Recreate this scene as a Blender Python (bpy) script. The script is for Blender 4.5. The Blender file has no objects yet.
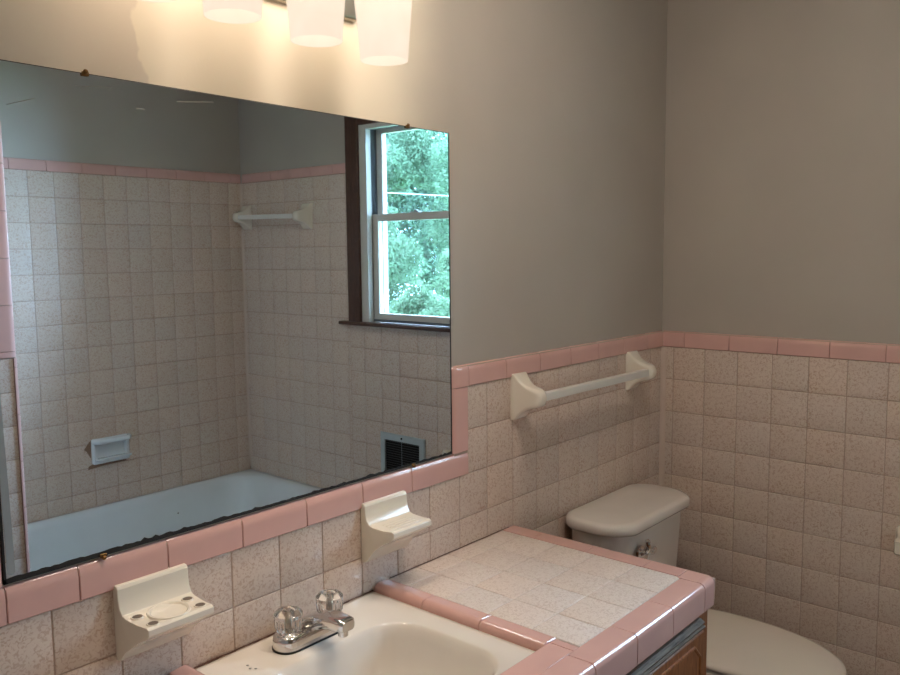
import bpy, bmesh, math, random
import numpy as np
from mathutils import Vector, Matrix

random.seed(7)
scene = bpy.context.scene
COL = scene.collection
PI = math.pi
P = 0.1095            # wall tile pitch
ZR = 1.2045           # height of the underside of the pink rail (11 tiles)
PL = 0.006            # plaster sits this far behind the tile face
XW = -3.0             # far end of the room
YF = -2.359           # wall behind the bathtub (tile face)
ZC = 2.42             # ceiling
YP = -1.50            # end face of the stub wall at the tub
XT = -1.49            # inner face of the stub wall
CT = ZR - 0.400       # counter top

# ------------------------------------------------------------------ objects
WORLD = {}            # object name -> world origin used for its mesh


def setp(o, label=None, cat=None, group=None, kind=None):
    if label: o['label'] = label
    if cat: o['category'] = cat
    if group: o['group'] = group
    if kind: o['kind'] = kind
    return o


def thing(name, label, cat, loc=(0, 0, 0), group=None, kind=None):
    o = bpy.data.objects.new(name, None)
    o.empty_display_size = 0.1
    COL.objects.link(o)
    o.location = loc
    WORLD[o.name] = Vector(loc)
    return setp(o, label, cat, group, kind)


def obj(name, bm, mat, parent=None, label=None, smooth=True, origin=None, angle=35):
    """links a bmesh written in world coordinates as one mesh object"""
    org = WORLD[parent.name] if parent else Vector(origin or (0, 0, 0))
    bmesh.ops.recalc_face_normals(bm, faces=bm.faces)
    bmesh.ops.translate(bm, verts=bm.verts, vec=-org)
    me = bpy.data.meshes.new(name)
    bm.to_mesh(me)
    bm.free()
    mats = mat if isinstance(mat, (list, tuple)) else [mat]
    for m in mats: me.materials.append(m)
    if smooth:
        me.polygons.foreach_set('use_smooth', [True] * len(me.polygons))
        me.set_sharp_from_angle(angle=math.radians(angle))
    o = bpy.data.objects.new(name, me)
    COL.objects.link(o)
    if parent: o.parent = parent
    else: o.location = org
    WORLD[o.name] = org
    if label: o['label'] = label
    return o


def bevel(o, w, seg=3, ang=40):
    m = o.modifiers.new('bevel', 'BEVEL')
    m.width = w; m.segments = seg; m.limit_method = 'ANGLE'; m.angle_limit = math.radians(ang)
    return o


def subsurf(o, lv=2):
    m = o.modifiers.new('sub', 'SUBSURF'); m.levels = lv; m.render_levels = lv
    return o


def box(bm, x0, x1, y0, y1, z0, z1, mi=0):
    v = [bm.verts.new((x, y, z)) for x in (x0, x1) for y in (y0, y1) for z in (z0, z1)]
    for q in ((0, 1, 3, 2), (4, 6, 7, 5), (0, 4, 5, 1), (2, 3, 7, 6), (0, 2, 6, 4), (1, 5, 7, 3)):
        f = bm.faces.new([v[i] for i in q]); f.material_index = mi
    return v


def B(*a):
    bm = bmesh.new(); box(bm, *a); return bm


def loft(bm, rings, cap0=True, cap1=True, closed=True, mi=0):
    vs = [[bm.verts.new(p) for p in r] for r in rings]
    n = len(vs[0])
    for a, b in zip(vs, vs[1:]):
        for i in range(n if closed else n - 1):
            j = (i + 1) % n
            f = bm.faces.new((a[i], a[j], b[j], b[i])); f.material_index = mi
    if cap0: bm.faces.new(list(reversed(vs[0]))).material_index = mi
    if cap1: bm.faces.new(vs[-1]).material_index = mi
    return vs


def rrect(cx, cy, hx, hy, r, z, n=6):
    """rounded rectangle ring in the xy plane"""
    out = []
    r = min(r, hx - 1e-4, hy - 1e-4)
    for sx, sy, a0 in ((1, 1, 0), (-1, 1, PI / 2), (-1, -1, PI), (1, -1, 1.5 * PI)):
        for k in range(n + 1):
            a = a0 + PI / 2 * k / n
            out.append((cx + sx * (hx - r) + r * math.cos(a), cy + sy * (hy - r) + r * math.sin(a), z))
    return out


def ellipse(cx, cy, rx, ry, z, n=40):
    return [(cx + rx * math.cos(2 * PI * k / n), cy + ry * math.sin(2 * PI * k / n), z) for k in range(n)]


def lathe(bm, prof, center, axis=(0, 0, 1), n=28, cap0=False, cap1=False, mi=0):
    ax = Vector(axis).normalized()
    q = Vector((0, 0, 1)).rotation_difference(ax)
    rings = []
    for r, h in prof:
        rings.append([Vector(center) + q @ Vector((r * math.cos(2 * PI * k / n), r * math.sin(2 * PI * k / n), h)) for k in range(n)])
    return loft(bm, rings, cap0, cap1, mi=mi)


def tube(bm, pts, rad, n=12, cap=True, flat=None):
    """tube through points; rad a number or one per point; flat=(sx,sz) squashes the section"""
    pts = [Vector(p) for p in pts]
    rads = rad if isinstance(rad, (list, tuple)) else [rad] * len(pts)
    rings = []
    for i, p in enumerate(pts):
        t = (pts[min(i + 1, len(pts) - 1)] - pts[max(i - 1, 0)]).normalized()
        up = Vector((0, 0, 1)) if abs(t.z) < 0.95 else Vector((0, 1, 0))
        s = t.cross(up).normalized(); u = s.cross(t).normalized()
        fx, fz = flat or (1, 1)
        rings.append([p + (s * math.cos(2 * PI * k / n) * fx + u * math.sin(2 * PI * k / n) * fz) * rads[i] for k in range(n)])
    loft(bm, rings, cap, cap)


def bez(p0, p1, p2, p3, n=14):
    p0, p1, p2, p3 = map(Vector, (p0, p1, p2, p3))
    return [p0 * (1 - t) ** 3 + p1 * 3 * t * (1 - t) ** 2 + p2 * 3 * t * t * (1 - t) + p3 * t ** 3 for t in [k / n for k in range(n + 1)]]


# ---------------------------------------------------------------- materials
def lin(r, g, b):
    f = lambda c: c / 12.92 if c <= 0.04045 else ((c + 0.055) / 1.055) ** 2.4
    return (f(r / 255), f(g / 255), f(b / 255), 1)


class NT:
    def __init__(self, name):
        self.m = bpy.data.materials.new(name); self.m.use_nodes = True
        self.t = self.m.node_tree; self.t.nodes.clear()
        self.out = self.t.nodes.new('ShaderNodeOutputMaterial')

    def n(self, kind, **kw):
        x = self.t.nodes.new(kind)
        for k, v in kw.items():
            if k in x.inputs: x.inputs[k].default_value = v
            else: setattr(x, k, v)
        return x

    def l(self, a, b):
        self.t.links.new(a, b)

    def bsdf(self, **kw):
        b = self.n('ShaderNodeBsdfPrincipled')
        for k, v in kw.items(): b.inputs[k].default_value = v
        self.l(b.outputs[0], self.out.inputs[0])
        return b

    def coords(self):
        return self.n('ShaderNodeTexCoord').outputs['Object']

    def noise(self, scale, detail=2.0, dist=0.0, vec=None, rough=0.5):
        x = self.n('ShaderNodeTexNoise')
        x.inputs['Scale'].default_value = scale; x.inputs['Detail'].default_value = detail
        x.inputs['Distortion'].default_value = dist; x.inputs['Roughness'].default_value = rough
        self.l(vec or self.coords(), x.inputs['Vector'])
        return x.outputs['Fac']

    def ramp(self, fac, stops):
        r = self.n('ShaderNodeValToRGB')
        e = r.color_ramp.elements
        while len(e) < len(stops): e.new(0.5)
        for x, (p, c) in zip(e, stops):
            x.position = p; x.color = c if len(c) == 4 else (*c, 1)
        self.l(fac, r.inputs[0])
        return r.outputs[0]

    def mix(self, fac, a, b, mode='MIX'):
        m = self.n('ShaderNodeMix', data_type='RGBA', blend_type=mode)
        for s, v in ((0, fac), (6, a), (7, b)):
            if hasattr(v, 'is_linked') or hasattr(v, 'links'): self.l(v, m.inputs[s])
            else: m.inputs[s].default_value = v
        return m.outputs[2]

    def bump(self, b, h, strength=0.2, dist=0.002):
        x = self.n('ShaderNodeBump'); x.inputs['Strength'].default_value = strength; x.inputs['Distance'].default_value = dist
        self.l(h, x.inputs['Height']); self.l(x.outputs[0], b.inputs['Normal'])


def plain(name, col, rough=0.4, metal=0.0, wob=0.0, spec=0.5, coat=0.0):
    t = NT(name); b = t.bsdf(Roughness=rough, Metallic=metal)
    b.inputs['Specular IOR Level'].default_value = spec
    b.inputs['Coat Weight'].default_value = coat
    f = t.noise(9.0, 3.0)
    d = 0.06 if wob == 0 else wob
    lo = tuple(c * (1 - d) for c in col[:3]) + (1,)
    hi = tuple(min(1, c * (1 + d)) for c in col[:3]) + (1,)
    t.l(t.ramp(f, [(0.3, lo), (0.7, hi)]), b.inputs['Base Color'])
    return t.m


def tile_mat(name, base, fleck, rough=0.18, scale=170, amount=0.5):
    t = NT(name); b = t.bsdf(Roughness=rough)
    co = t.coords()
    f1 = t.noise(scale, 1.5, 1.2, co)
    f2 = t.noise(scale * 0.13, 2.0, 0.0, co)
    m = t.ramp(f1, [(0.50, (0, 0, 0)), (0.60, (1, 1, 1))])
    g = t.ramp(f2, [(0.3, (0.55, 0.55, 0.55)), (0.7, (1, 1, 1))])
    mm = t.n('ShaderNodeMath', operation='MULTIPLY'); t.l(m, mm.inputs[0]); t.l(g, mm.inputs[1])
    m2 = t.n('ShaderNodeMath', operation='MULTIPLY'); t.l(mm.outputs[0], m2.inputs[0]); m2.inputs[1].default_value = amount
    c = t.mix(m2.outputs[0], base, fleck)
    at = t.n('ShaderNodeAttribute', attribute_name='shade')
    c2 = t.mix(1.0, c, at.outputs['Color'], 'MULTIPLY')
    t.l(c2, b.inputs['Base Color'])
    r = t.ramp(t.noise(14, 3, 0, co), [(0.3, (rough * 0.8,) * 3), (0.75, (rough * 1.7,) * 3)])
    t.l(r, b.inputs['Roughness'])
    t.bump(b, t.noise(60, 2, 0, co), 0.05, 0.001)
    return t.m


M = {}
M['tile'] = tile_mat('speckled_tile', lin(216, 197, 182), lin(182, 149, 130), 0.16, 150, 0.68)
M['tile_counter'] = tile_mat('counter_tile', lin(226, 211, 201), lin(196, 174, 160), 0.42, 170, 0.7)
M['tile_tub'] = tile_mat('tub_tile', lin(218, 199, 184), lin(188, 156, 137), 0.16, 150, 0.7)
M['grout'] = plain('grout', lin(182, 158, 142), 0.85)
M['grout_pale'] = plain('pale_grout', lin(206, 190, 178), 0.85)
M['pink'] = plain('pink_glaze', lin(216, 171, 161), 0.12, wob=0.04, coat=0.3)
M['porcelain'] = plain('cream_porcelain', lin(232, 222, 205), 0.12, wob=0.02, coat=0.4)
M['sink'] = plain('sink_enamel', lin(228, 220, 210), 0.14, wob=0.02, coat=0.3)
M['tub'] = plain('tub_enamel', lin(226, 231, 233), 0.22, wob=0.02)
M['bone'] = plain('bone_china', lin(225, 216, 207), 0.14, wob=0.02, coat=0.4)
M['bone_seat'] = plain('bone_seat_plastic', lin(228, 217, 204), 0.25, wob=0.02)
M['chrome'] = plain('chrome', (0.72, 0.71, 0.70, 1), 0.08, 1.0, wob=0.02)
M['nickel'] = plain('brushed_nickel', (0.45, 0.41, 0.35, 1), 0.32, 1.0, wob=0.05)
M['brass'] = plain('aged_brass', lin(128, 96, 60), 0.4, 1.0)
M['black'] = plain('black_edge', lin(18, 16, 16), 0.6)
M['bar'] = plain('white_plastic_bar', lin(222, 218, 210), 0.3, wob=0.02)
M['white_frame'] = plain('white_vinyl', lin(205, 200, 190), 0.45, wob=0.03)
M['outer'] = plain('darkened_frame', lin(96, 102, 108), 0.6)  # frame white darkened in the colour to offset the skylight on it
M['grey_metal'] = plain('grey_painted_metal', lin(178, 188, 190), 0.4, 0.0, wob=0.1)
M['louvre'] = plain('dark_louvre', lin(74, 72, 70), 0.6)  # louvre slats, darker than their frame
M['dark'] = plain('dark_void', lin(22, 20, 20), 0.8)
M['hole'] = plain('hole_shade', lin(104, 92, 80), 0.6)  # dark tone painted in for the shade inside the brush holes
M['floor'] = plain('floor_vinyl', lin(150, 122, 96), 0.5)
M['ceil'] = plain('ceiling_paint', lin(222, 216, 206), 0.8)
M['bead'] = plain('tile_coloured_bead', lin(208, 186, 170), 0.3)
M['caulk'] = plain('caulk', lin(190, 180, 165), 0.6)
M['rust'] = plain('brown_tile_stain', lin(146, 116, 94), 0.4, wob=0.15)
M['stain'] = plain('dirty_seam', lin(96, 68, 54), 0.8)
M['worn'] = plain('pale_mirror_strip', lin(150, 158, 160), 0.35)  # pale blue-grey of the strip down the mirror's side
M['scratch'] = plain('pale_scratch', lin(140, 138, 132), 0.6)
M['cord'] = plain('pale_cable', lin(150, 160, 160), 0.5)
M['bark'] = plain('bark', lin(58, 50, 42), 0.9, wob=0.3)
M['lawn'] = plain('lawn', lin(95, 135, 75), 0.9, wob=0.35)

# plaster
PLASTER = lin(178, 168, 156)


def plaster(name, patch):
    t = NT(name); b = t.bsdf(Roughness=0.55)
    co = t.coords()
    base = t.ramp(t.noise(3, 4, 0, co), [(0.3, tuple(c * 0.95 for c in PLASTER[:3])), (0.7, tuple(c * 1.04 for c in PLASTER[:3]))])
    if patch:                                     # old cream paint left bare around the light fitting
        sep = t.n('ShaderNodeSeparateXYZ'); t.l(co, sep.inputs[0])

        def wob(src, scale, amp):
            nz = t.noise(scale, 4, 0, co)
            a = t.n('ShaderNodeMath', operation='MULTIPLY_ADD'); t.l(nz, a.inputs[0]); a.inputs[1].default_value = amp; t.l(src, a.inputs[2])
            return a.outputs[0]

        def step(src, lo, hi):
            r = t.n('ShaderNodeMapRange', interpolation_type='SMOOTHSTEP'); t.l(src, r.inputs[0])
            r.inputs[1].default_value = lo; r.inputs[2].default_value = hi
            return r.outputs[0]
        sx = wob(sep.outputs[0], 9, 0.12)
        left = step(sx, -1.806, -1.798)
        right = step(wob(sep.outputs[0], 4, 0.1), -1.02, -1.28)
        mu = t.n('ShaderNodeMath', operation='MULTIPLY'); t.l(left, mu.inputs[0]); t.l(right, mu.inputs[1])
        grey = t.mix(step(sep.outputs[0], -1.15, -1.75), base, lin(212, 199, 182))  # plaster lightened towards the lamps, their glow put into the colour
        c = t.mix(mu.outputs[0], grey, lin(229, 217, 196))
    else:
        c = base
    t.l(c, b.inputs['Base Color'])
    t.bump(b, t.noise(220, 3, 0, co), 0.12, 0.001)
    return t.m


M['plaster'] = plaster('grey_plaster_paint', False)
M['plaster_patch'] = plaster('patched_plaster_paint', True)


def wood(name, a, b_, rough, stretch):
    t = NT(name); b = t.bsdf(Roughness=rough)
    mp = t.n('ShaderNodeMapping'); mp.inputs['Scale'].default_value = stretch
    t.l(t.coords(), mp.inputs[0])
    f = t.noise(12, 6, 0.8, mp.outputs[0], 0.6)
    t.l(t.ramp(f, [(0.3, a), (0.7, b_)]), b.inputs['Base Color'])
    t.bump(b, f, 0.15, 0.001)
    return t.m


M['wood'] = wood('worn_cabinet_wood', lin(104, 58, 30), lin(172, 110, 64), 0.42, (14, 14, 1.5))
M['casing'] = wood('dark_brown_stain', lin(58, 36, 26), lin(92, 60, 44), 0.45, (12, 12, 1.5))


M['strip'] = wood('worn_grey_moulding', lin(84, 66, 50), lin(152, 138, 122), 0.7, (1.2, 16, 16))


def mirror_mat():
    t = NT('old_mirror_silver'); b = t.bsdf(Metallic=1.0, Roughness=0.012)
    f = t.noise(2.0, 3)
    t.l(t.ramp(f, [(0.3, (0.66, 0.76, 0.84)), (0.7, (0.70, 0.80, 0.88))]), b.inputs['Base Color'])
    return t.m


M['mirror'] = mirror_mat()


def glass_pane():
    t = NT('window_glass')
    tr = t.n('ShaderNodeBsdfTransparent'); tr.inputs[0].default_value = (0.93, 0.97, 0.98, 1)
    gl = t.n('ShaderNodeBsdfGlossy'); gl.inputs['Roughness'].default_value = 0.02
    lw = t.n('ShaderNodeLayerWeight'); lw.inputs[0].default_value = 0.25
    m = t.n('ShaderNodeMixShader'); t.l(lw.outputs['Fresnel'], m.inputs[0]); t.l(tr.outputs[0], m.inputs[1]); t.l(gl.outputs[0], m.inputs[2])
    t.l(m.outputs[0], t.out.inputs[0])
    return t.m


M['pane'] = glass_pane()


def acrylic():
    t = NT('clear_acrylic')
    b = t.bsdf(Roughness=0.12, IOR=1.45); b.inputs['Transmission Weight'].default_value = 1.0
    b.inputs['Base Color'].default_value = (1.0, 0.98, 0.95, 1)
    return t.m


M['acrylic'] = acrylic()

SHADE_E, SHADE_T = 0.95, 0.34
E_BULB, E_SKY, E_SUN, E_FILL = 6.0, 30.0, 2.0, 31.0
C_BULB, C_FILL, C_SKY = (1.0, 0.80, 0.61), (1.0, 0.87, 0.76), (0.54, 0.75, 1.0, 1)


def shade_mat():
    t = NT('frosted_lit_glass')
    em = t.n('ShaderNodeEmission'); em.inputs[1].default_value = SHADE_E
    f = t.noise(16, 2)
    t.l(t.ramp(f, [(0.3, (1.0, 0.80, 0.63)), (0.7, (1.0, 0.86, 0.70))]), em.inputs[0])
    tl = t.n('ShaderNodeBsdfDiffuse'); tl.inputs[0].default_value = (0.06, 0.052, 0.045, 1)
    ad = t.n('ShaderNodeAddShader'); t.l(em.outputs[0], ad.inputs[0]); t.l(tl.outputs[0], ad.inputs[1])
    tr = t.n('ShaderNodeBsdfTransparent')
    m = t.n('ShaderNodeMixShader'); m.inputs[0].default_value = SHADE_T
    t.l(ad.outputs[0], m.inputs[1]); t.l(tr.outputs[0], m.inputs[2]); t.l(m.outputs[0], t.out.inputs[0])
    return t.m


M['shade'] = shade_mat()


def dome_mat():  # glowing glass of the added fill dome
    t = NT('fill_dome_glow')
    em = t.n('ShaderNodeEmission'); em.inputs[1].default_value = E_FILL
    t.l(t.ramp(t.noise(10, 2), [(0.3, C_FILL), (0.7, C_FILL)]), em.inputs[0])
    t.l(em.outputs[0], t.out.inputs[0])
    return t.m


M['dome'] = dome_mat()


def leaf_mat(name, a, b_):
    t = NT(name)
    f = t.noise(1.6, 4)
    f2 = t.noise(14, 2)
    c = t.mix(f2, t.ramp(f, [(0.35, a), (0.68, b_)]), b_)
    d = t.n('ShaderNodeBsdfDiffuse'); t.l(c, d.inputs[0])
    tl = t.n('ShaderNodeBsdfTranslucent'); t.l(c, tl.inputs[0])
    m = t.n('ShaderNodeMixShader'); m.inputs[0].default_value = 0.4
    t.l(d.outputs[0], m.inputs[1]); t.l(tl.outputs[0], m.inputs[2]); t.l(m.outputs[0], t.out.inputs[0])
    return t.m


M['leaf_tree'] = leaf_mat('tree_leaves', lin(50, 78, 58), lin(106, 130, 104))
M['leaf_pale'] = leaf_mat('pale_leaves', lin(54, 80, 58), lin(100, 120, 94))
M['leaf_dark'] = leaf_mat('dark_leaves', lin(42, 66, 52), lin(88, 112, 92))
M['leaf_dry'] = leaf_mat('dry_leaves', lin(84, 74, 66), lin(120, 108, 96))

# -------------------------------------------------------------------- tiling
RNG = random.Random(11)


def joints(a, b, ref, pitch=P):
    """tile edges between a and b on the grid ref + k*pitch"""
    k0 = math.ceil((a - ref) / pitch - 1e-6)
    out = [a]
    k = k0
    while ref + k * pitch < b - 1e-6:
        v = ref + k * pitch
        if v - a > 0.004: out.append(v)
        k += 1
    if b - out[-1] < 0.004: out.pop()
    out.append(b)
    return out


def tile_panel(name, parent, mats, O, U, V, N, us, vs, skip=None, gap=0.0008, tint=0.025, back=PL - 0.0004):
    """pillow-edged tiles on plane O + u*U + v*V facing N, one mesh with the grout bed behind"""
    O, U, V, N = map(Vector, (O, U, V, N))
    bm = bmesh.new()
    lay = bm.loops.layers.float_color.new('shade')

    def pt(u, v, n): return O + U * u + V * v + N * n
    for i in range(len(us) - 1):
        for j in range(len(vs) - 1):
            u0, u1, v0, v1 = us[i], us[i + 1], vs[j], vs[j + 1]
            if skip and skip((u0 + u1) / 2, (v0 + v1) / 2): continue
            if u1 - u0 < 0.006 or v1 - v0 < 0.006: continue
            tl = [RNG.uniform(-0.0002, 0.0002) for _ in range(4)]
            rings = []
            for ins, n in ((gap, -0.003), (gap + 0.0004, -0.0011), (gap + 0.0012, -0.0004), (gap + 0.0026, 0.0)):
                c = [(u0 + ins, v0 + ins), (u1 - ins, v0 + ins), (u1 - ins, v1 - ins), (u0 + ins, v1 - ins)]
                rings.append([pt(a, b, n + tl[q]) for q, (a, b) in enumerate(c)])
            s = 1 + RNG.uniform(-tint, tint * 0.6)
            w = RNG.uniform(-0.02, 0.02)
            vv = [[bm.verts.new(p) for p in r] for r in rings]
            fs = []
            for a, b in zip(vv, vv[1:]):
                for q in range(4):
                    fs.append(bm.faces.new((a[q], a[(q + 1) % 4], b[(q + 1) % 4], b[q])))
            fs.append(bm.faces.new(vv[-1]))
            for f in fs:
                for lp in f.loops: lp[lay] = (s * (1 + w), s, s * (1 - w), 1)
            # grout bed and back under this tile (a closed slab)
            A = [pt(a, b, -0.0018) for a, b in ((u0, v0), (u1, v0), (u1, v1), (u0, v1))]
            Bk = [pt(a, b, -back) for a, b in ((u0, v0), (u1, v0), (u1, v1), (u0, v1))]
            va, vb = [bm.verts.new(p) for p in A], [bm.verts.new(p) for p in Bk]
            gf = [bm.faces.new(va), bm.faces.new(list(reversed(vb)))]
            for q in range(4): gf.append(bm.faces.new((va[q], vb[q], vb[(q + 1) % 4], va[(q + 1) % 4])))
            for f in gf:
                f.material_index = 1
                for lp in f.loops: lp[lay] = (1, 1, 1, 1)
    return obj(name, bm, mats, parent, smooth=True, angle=50)


def run(bm, prof, p0, p1, out, up, cuts, gap=0.0013):
    """pieces of trim swept from p0 to p1; prof = (out, up) pairs, cuts = distances of the joints"""
    p0, p1, out, up = map(Vector, (p0, p1, out, up))
    d = (p1 - p0); L = d.length; d.normalize()
    c = [0] + sorted(x for x in cuts if 0.004 < x < L - 0.004) + [L]
    for a, b in zip(c, c[1:]):
        rings = []
        for s, sh in ((a + gap / 2, 0.0012), (a + gap / 2 + 0.0012, 0), (b - gap / 2 - 0.0012, 0), (b - gap / 2, 0.0012)):
            cx = sum(q[0] for q in prof) / len(prof); cy = sum(q[1] for q in prof) / len(prof)
            rings.append([p0 + d * s + out * (q[0] + math.copysign(sh, cx - q[0]) if sh else q[0]) + up * (q[1] + math.copysign(sh, cy - q[1]) if sh else q[1]) for q in prof])
        loft(bm, rings)
    # grout behind the joints
    return c


def bullnose(h=0.0530, depth=PL, r=0.0094, n=9, lip=0.0038):
    """face of a bullnose tile: up = 0..h, out = -depth..lip, rounded at the top"""
    pr = [(-depth, 0.0005), (lip - 0.0015, 0.0005), (lip, 0.002)]
    for k in range(n + 1):
        a = PI / 2 * k / n
        pr.append((lip - r + r * math.cos(a), h - 2.3 * r + 2.3 * r * math.sin(a)))
    pr.append((-depth, h))
    return pr


# ------------------------------------------------------------------- setting
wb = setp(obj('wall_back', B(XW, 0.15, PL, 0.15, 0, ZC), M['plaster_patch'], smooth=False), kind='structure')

# right wall with the window opening
WY0, WY1 = -1.474, -0.874          # opening
WZ0, WZ1 = ZR + 0.0, ZR + 0.885
bm = bmesh.new()
box(bm, PL, 0.15, YF - 0.15, WY0, 0, ZC)
box(bm, PL, 0.15, WY1, PL, 0, ZC)
box(bm, PL, 0.15, WY0, WY1, 0, WZ0)
box(bm, PL, 0.15, WY0, WY1, WZ1, ZC)
wr = setp(obj('wall_right', bm, M['plaster'], smooth=False), kind='structure')
wf = setp(obj('wall_front', B(XW, 0.15, YF - 0.15, YF - PL, 0, ZC), M['plaster'], smooth=False), kind='structure')
wl = setp(obj('wall_left', B(XW - 0.15, XW, YF - 0.15, 0.15, 0, ZC), M['plaster'], smooth=False), kind='structure')
ws = setp(obj('wall_stub', B(XT - 0.12, XT - PL, YF - PL, YP - PL, 0, ZC), M['plaster'], smooth=False), kind='structure')
setp(obj('floor', B(XW - 0.15, 0.15, YF - 0.15, 0.15, -0.12, 0.0), M['floor'], smooth=False), kind='structure')
setp(obj('ceiling', B(XW - 0.15, 0.15, YF - 0.15, 0.15, ZC, ZC + 0.12), M['ceil'], smooth=False), kind='structure')

# wall tile
TM = [M['tile'], M['grout']]
TT = [M['tile_tub'], M['grout']]
XA = 0.024
MX0, MX1 = -2.122, -1.098         # mirror edges
MZ0, MZ1 = ZR - 0.158, ZR + 0.603
rows = joints(0.0, ZR, ZR)
cols = joints(MX1 + 0.058, 0.0, XA)
# the tile field of the mirror wall: full wainscot beside the mirror, two rows lower below it
low = joints(0.0, ZR - 2 * P, ZR)
tile_panel('tile_wainscot', wb, TM, (0, 0, 0), (1, 0, 0), (0, 0, 1), (0, -1, 0), joints(XW, 0.0, XA), low)
tile_panel('tile_wainscot', wb, TM, (0, 0, 0), (1, 0, 0), (0, 0, 1), (0, -1, 0), cols, joints(ZR - 2 * P, ZR, ZR))
tile_panel('tile_wainscot', wb, TM, (0, 0, 0), (1, 0, 0), (0, 0, 1), (0, -1, 0), joints(XW, -2.18, XA), joints(ZR - 2 * P, ZR, ZR))
# right wall
tile_panel('tile_wainscot', wr, TM, (0, 0, 0), (0, 1, 0), (0, 0, 1), (-1, 0, 0), joints(-1.556, -0.0004, -0.1487), rows)
arows = joints(0.0, ZR + 0.68, ZR + 0.68)
tile_panel('tub_surround_tile', wr, TT, (0, 0, 0), (0, 1, 0), (0, 0, 1), (-1, 0, 0), joints(YF + 0.0006, -1.556, -0.1487), arows)
tile_panel('tub_surround_tile', wf, TT, (0, YF, 0), (1, 0, 0), (0, 0, 1), (0, 1, 0), joints(XT + 0.0006, -0.0006, -0.077), arows)
# stub wall: inner face and end face
tile_panel('tub_surround_tile', ws, TT, (XT, 0, 0), (0, 1, 0), (0, 0, 1), (1, 0, 0), joints(YF + 0.0006, YP - PL, -0.1487), arows)
tile_panel('stub_end_tile', ws, TM, (0, YP, 0), (1, 0, 0), (0, 0, 1), (0, 1, 0), [XT - 0.12, XT - 0.011], joints(0, ZR, ZR))

# pink trim
PR = bullnose()
tr = bmesh.new()
run(tr, PR, (MX1 + 0.0605, 0, ZR), (0.0, 0, ZR), (0, -1, 0), (0, 0, 1), [0.1535 * k for k in range(1, 8)])


def corner_ring(y, ins):
    x0, x1, z0, z1, r = MX1 + ins, MX1 + 0.0597, ZR + 0.0004, ZR + 0.053 - ins, 0.017
    out = [(x0, y, z0), (x1, y, z0), (x1, y, z1)]
    for k in range(9):
        a = PI / 2 + PI / 2 * k / 8
        out.append((x0 + r + r * math.cos(a), y, z1 - r + r * math.sin(a)))
    return out


loft(tr, [corner_ring(PL, 0), corner_ring(0.0045, 0), corner_ring(0.0016, 0.0016), corner_ring(-0.0010, 0.0050), corner_ring(-0.0028, 0.0105), corner_ring(-0.0036, 0.0165), corner_ring(-0.0038, 0.0215)])
box(tr, MX1 + 0.020, -0.001, -0.0002, PL, ZR - 0.0015, ZR + 0.051, 1)
setp(obj('trim_1', tr, [M['pink'], M['grout']]), kind='structure')

tr = bmesh.new()
run(tr, PR, (0, 0, ZR), (0, -0.794, ZR), (-1, 0, 0), (0, 0, 1), [0.078 + 0.1525 * k for k in range(6)])
box(tr, 0.0002, PL, -0.793, 0, ZR - 0.0015, ZR + 0.051, 1)
setp(obj('trim_2', tr, [M['pink'], M['grout']]), kind='structure')

# frame of pink trim round the foot and sides of the mirror
tr = bmesh.new()
ZT = ZR - 2 * P
run(tr, bullnose(0.0575), (-2.18, 0, ZT), (MX1 + 0.058, 0, ZT), (0, -1, 0), (0, 0, 1), [-2.122 + 2.18, -2.012 + 2.18] + [-1.857 + 2.18 + 0.1535 * k for k in range(5)])
box(tr, -2.178, MX1 + 0.056, -0.0002, PL, ZT, ZT + 0.052, 1)
run(tr, bullnose(0.0575), (MX1 + 0.058, 0, ZT + 0.0585), (MX1 + 0.058, 0, ZR - 0.0005), (0, -1, 0), (-1, 0, 0), [])
run(tr, bullnose(0.0575), (-2.18, 0, ZT + 0.0585), (-2.18, 0, ZR + 0.05), (0, -1, 0), (1, 0, 0), [0.155])
box(tr, MX1 + 0.006, MX1 + 0.057, -0.0002, PL, ZT + 0.05, ZR, 1)
setp(obj('trim_3', tr, [M['pink'], M['grout']]), kind='structure')

tr = bmesh.new()
run(tr, bullnose(0.047), (-0.001, YF, ZR + 0.68), (XT, YF, ZR + 0.68), (0, 1, 0), (0, 0, 1), [0.06 + 0.1535 * k for k in range(10)])
run(tr, bullnose(0.047), (0, -1.556, ZR + 0.68), (0, YF + 0.013, ZR + 0.68), (-1, 0, 0), (0, 0, 1), [0.09 + 0.1535 * k for k in range(6)])
setp(obj('trim_4', tr, M['pink']), kind='structure')
# upright pink edging on the end of the stub wall
tr = bmesh.new()
run(tr, bullnose(0.060), (XT - 0.06, YP, ZR + 0.002), (XT - 0.06, YP, ZR + 0.745), (0, 1, 0), (1, 0, 0), [0.02 + 0.148 * k for k in range(6)])
run(tr, bullnose(0.060), (XT - 0.0605, YP, ZR + 0.002), (XT - 0.0605, YP, ZR + 0.745), (0, 1, 0), (-1, 0, 0), [0.02 + 0.148 * k for k in range(6)])
run(tr, bullnose(0.0105, PL, 0.0046), (XT - 0.0105, YP, 0.0), (XT - 0.0105, YP, ZR + 0.001), (0, 1, 0), (1, 0, 0), [0.1 + 0.1535 * k for k in range(8)])
setp(obj('trim_5', tr, M['pink']), kind='structure')
tr = bmesh.new()
run(tr, PR, (XW, 0, ZR), (-2.181, 0, ZR), (0, -1, 0), (0, 0, 1), [0.1535 * k for k in range(6)])
setp(obj('trim_6', tr, M['pink']), kind='structure')

# coved beads where the tiled walls meet


def bead(name, cx, cy, sx, sy, r, z0, z1, mat):
    bm = bmesh.new()
    ring = [(cx, cy)] + [(cx + sx * r * (1 - math.sin(a)), cy + sy * r * (1 - math.cos(a))) for a in [PI / 2 * k / 6 for k in range(7)]]
    loft(bm, [[(a, b, z) for a, b in ring] for z in (z0, z1)])
    setp(obj(name, bm, mat), kind='structure')


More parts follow.
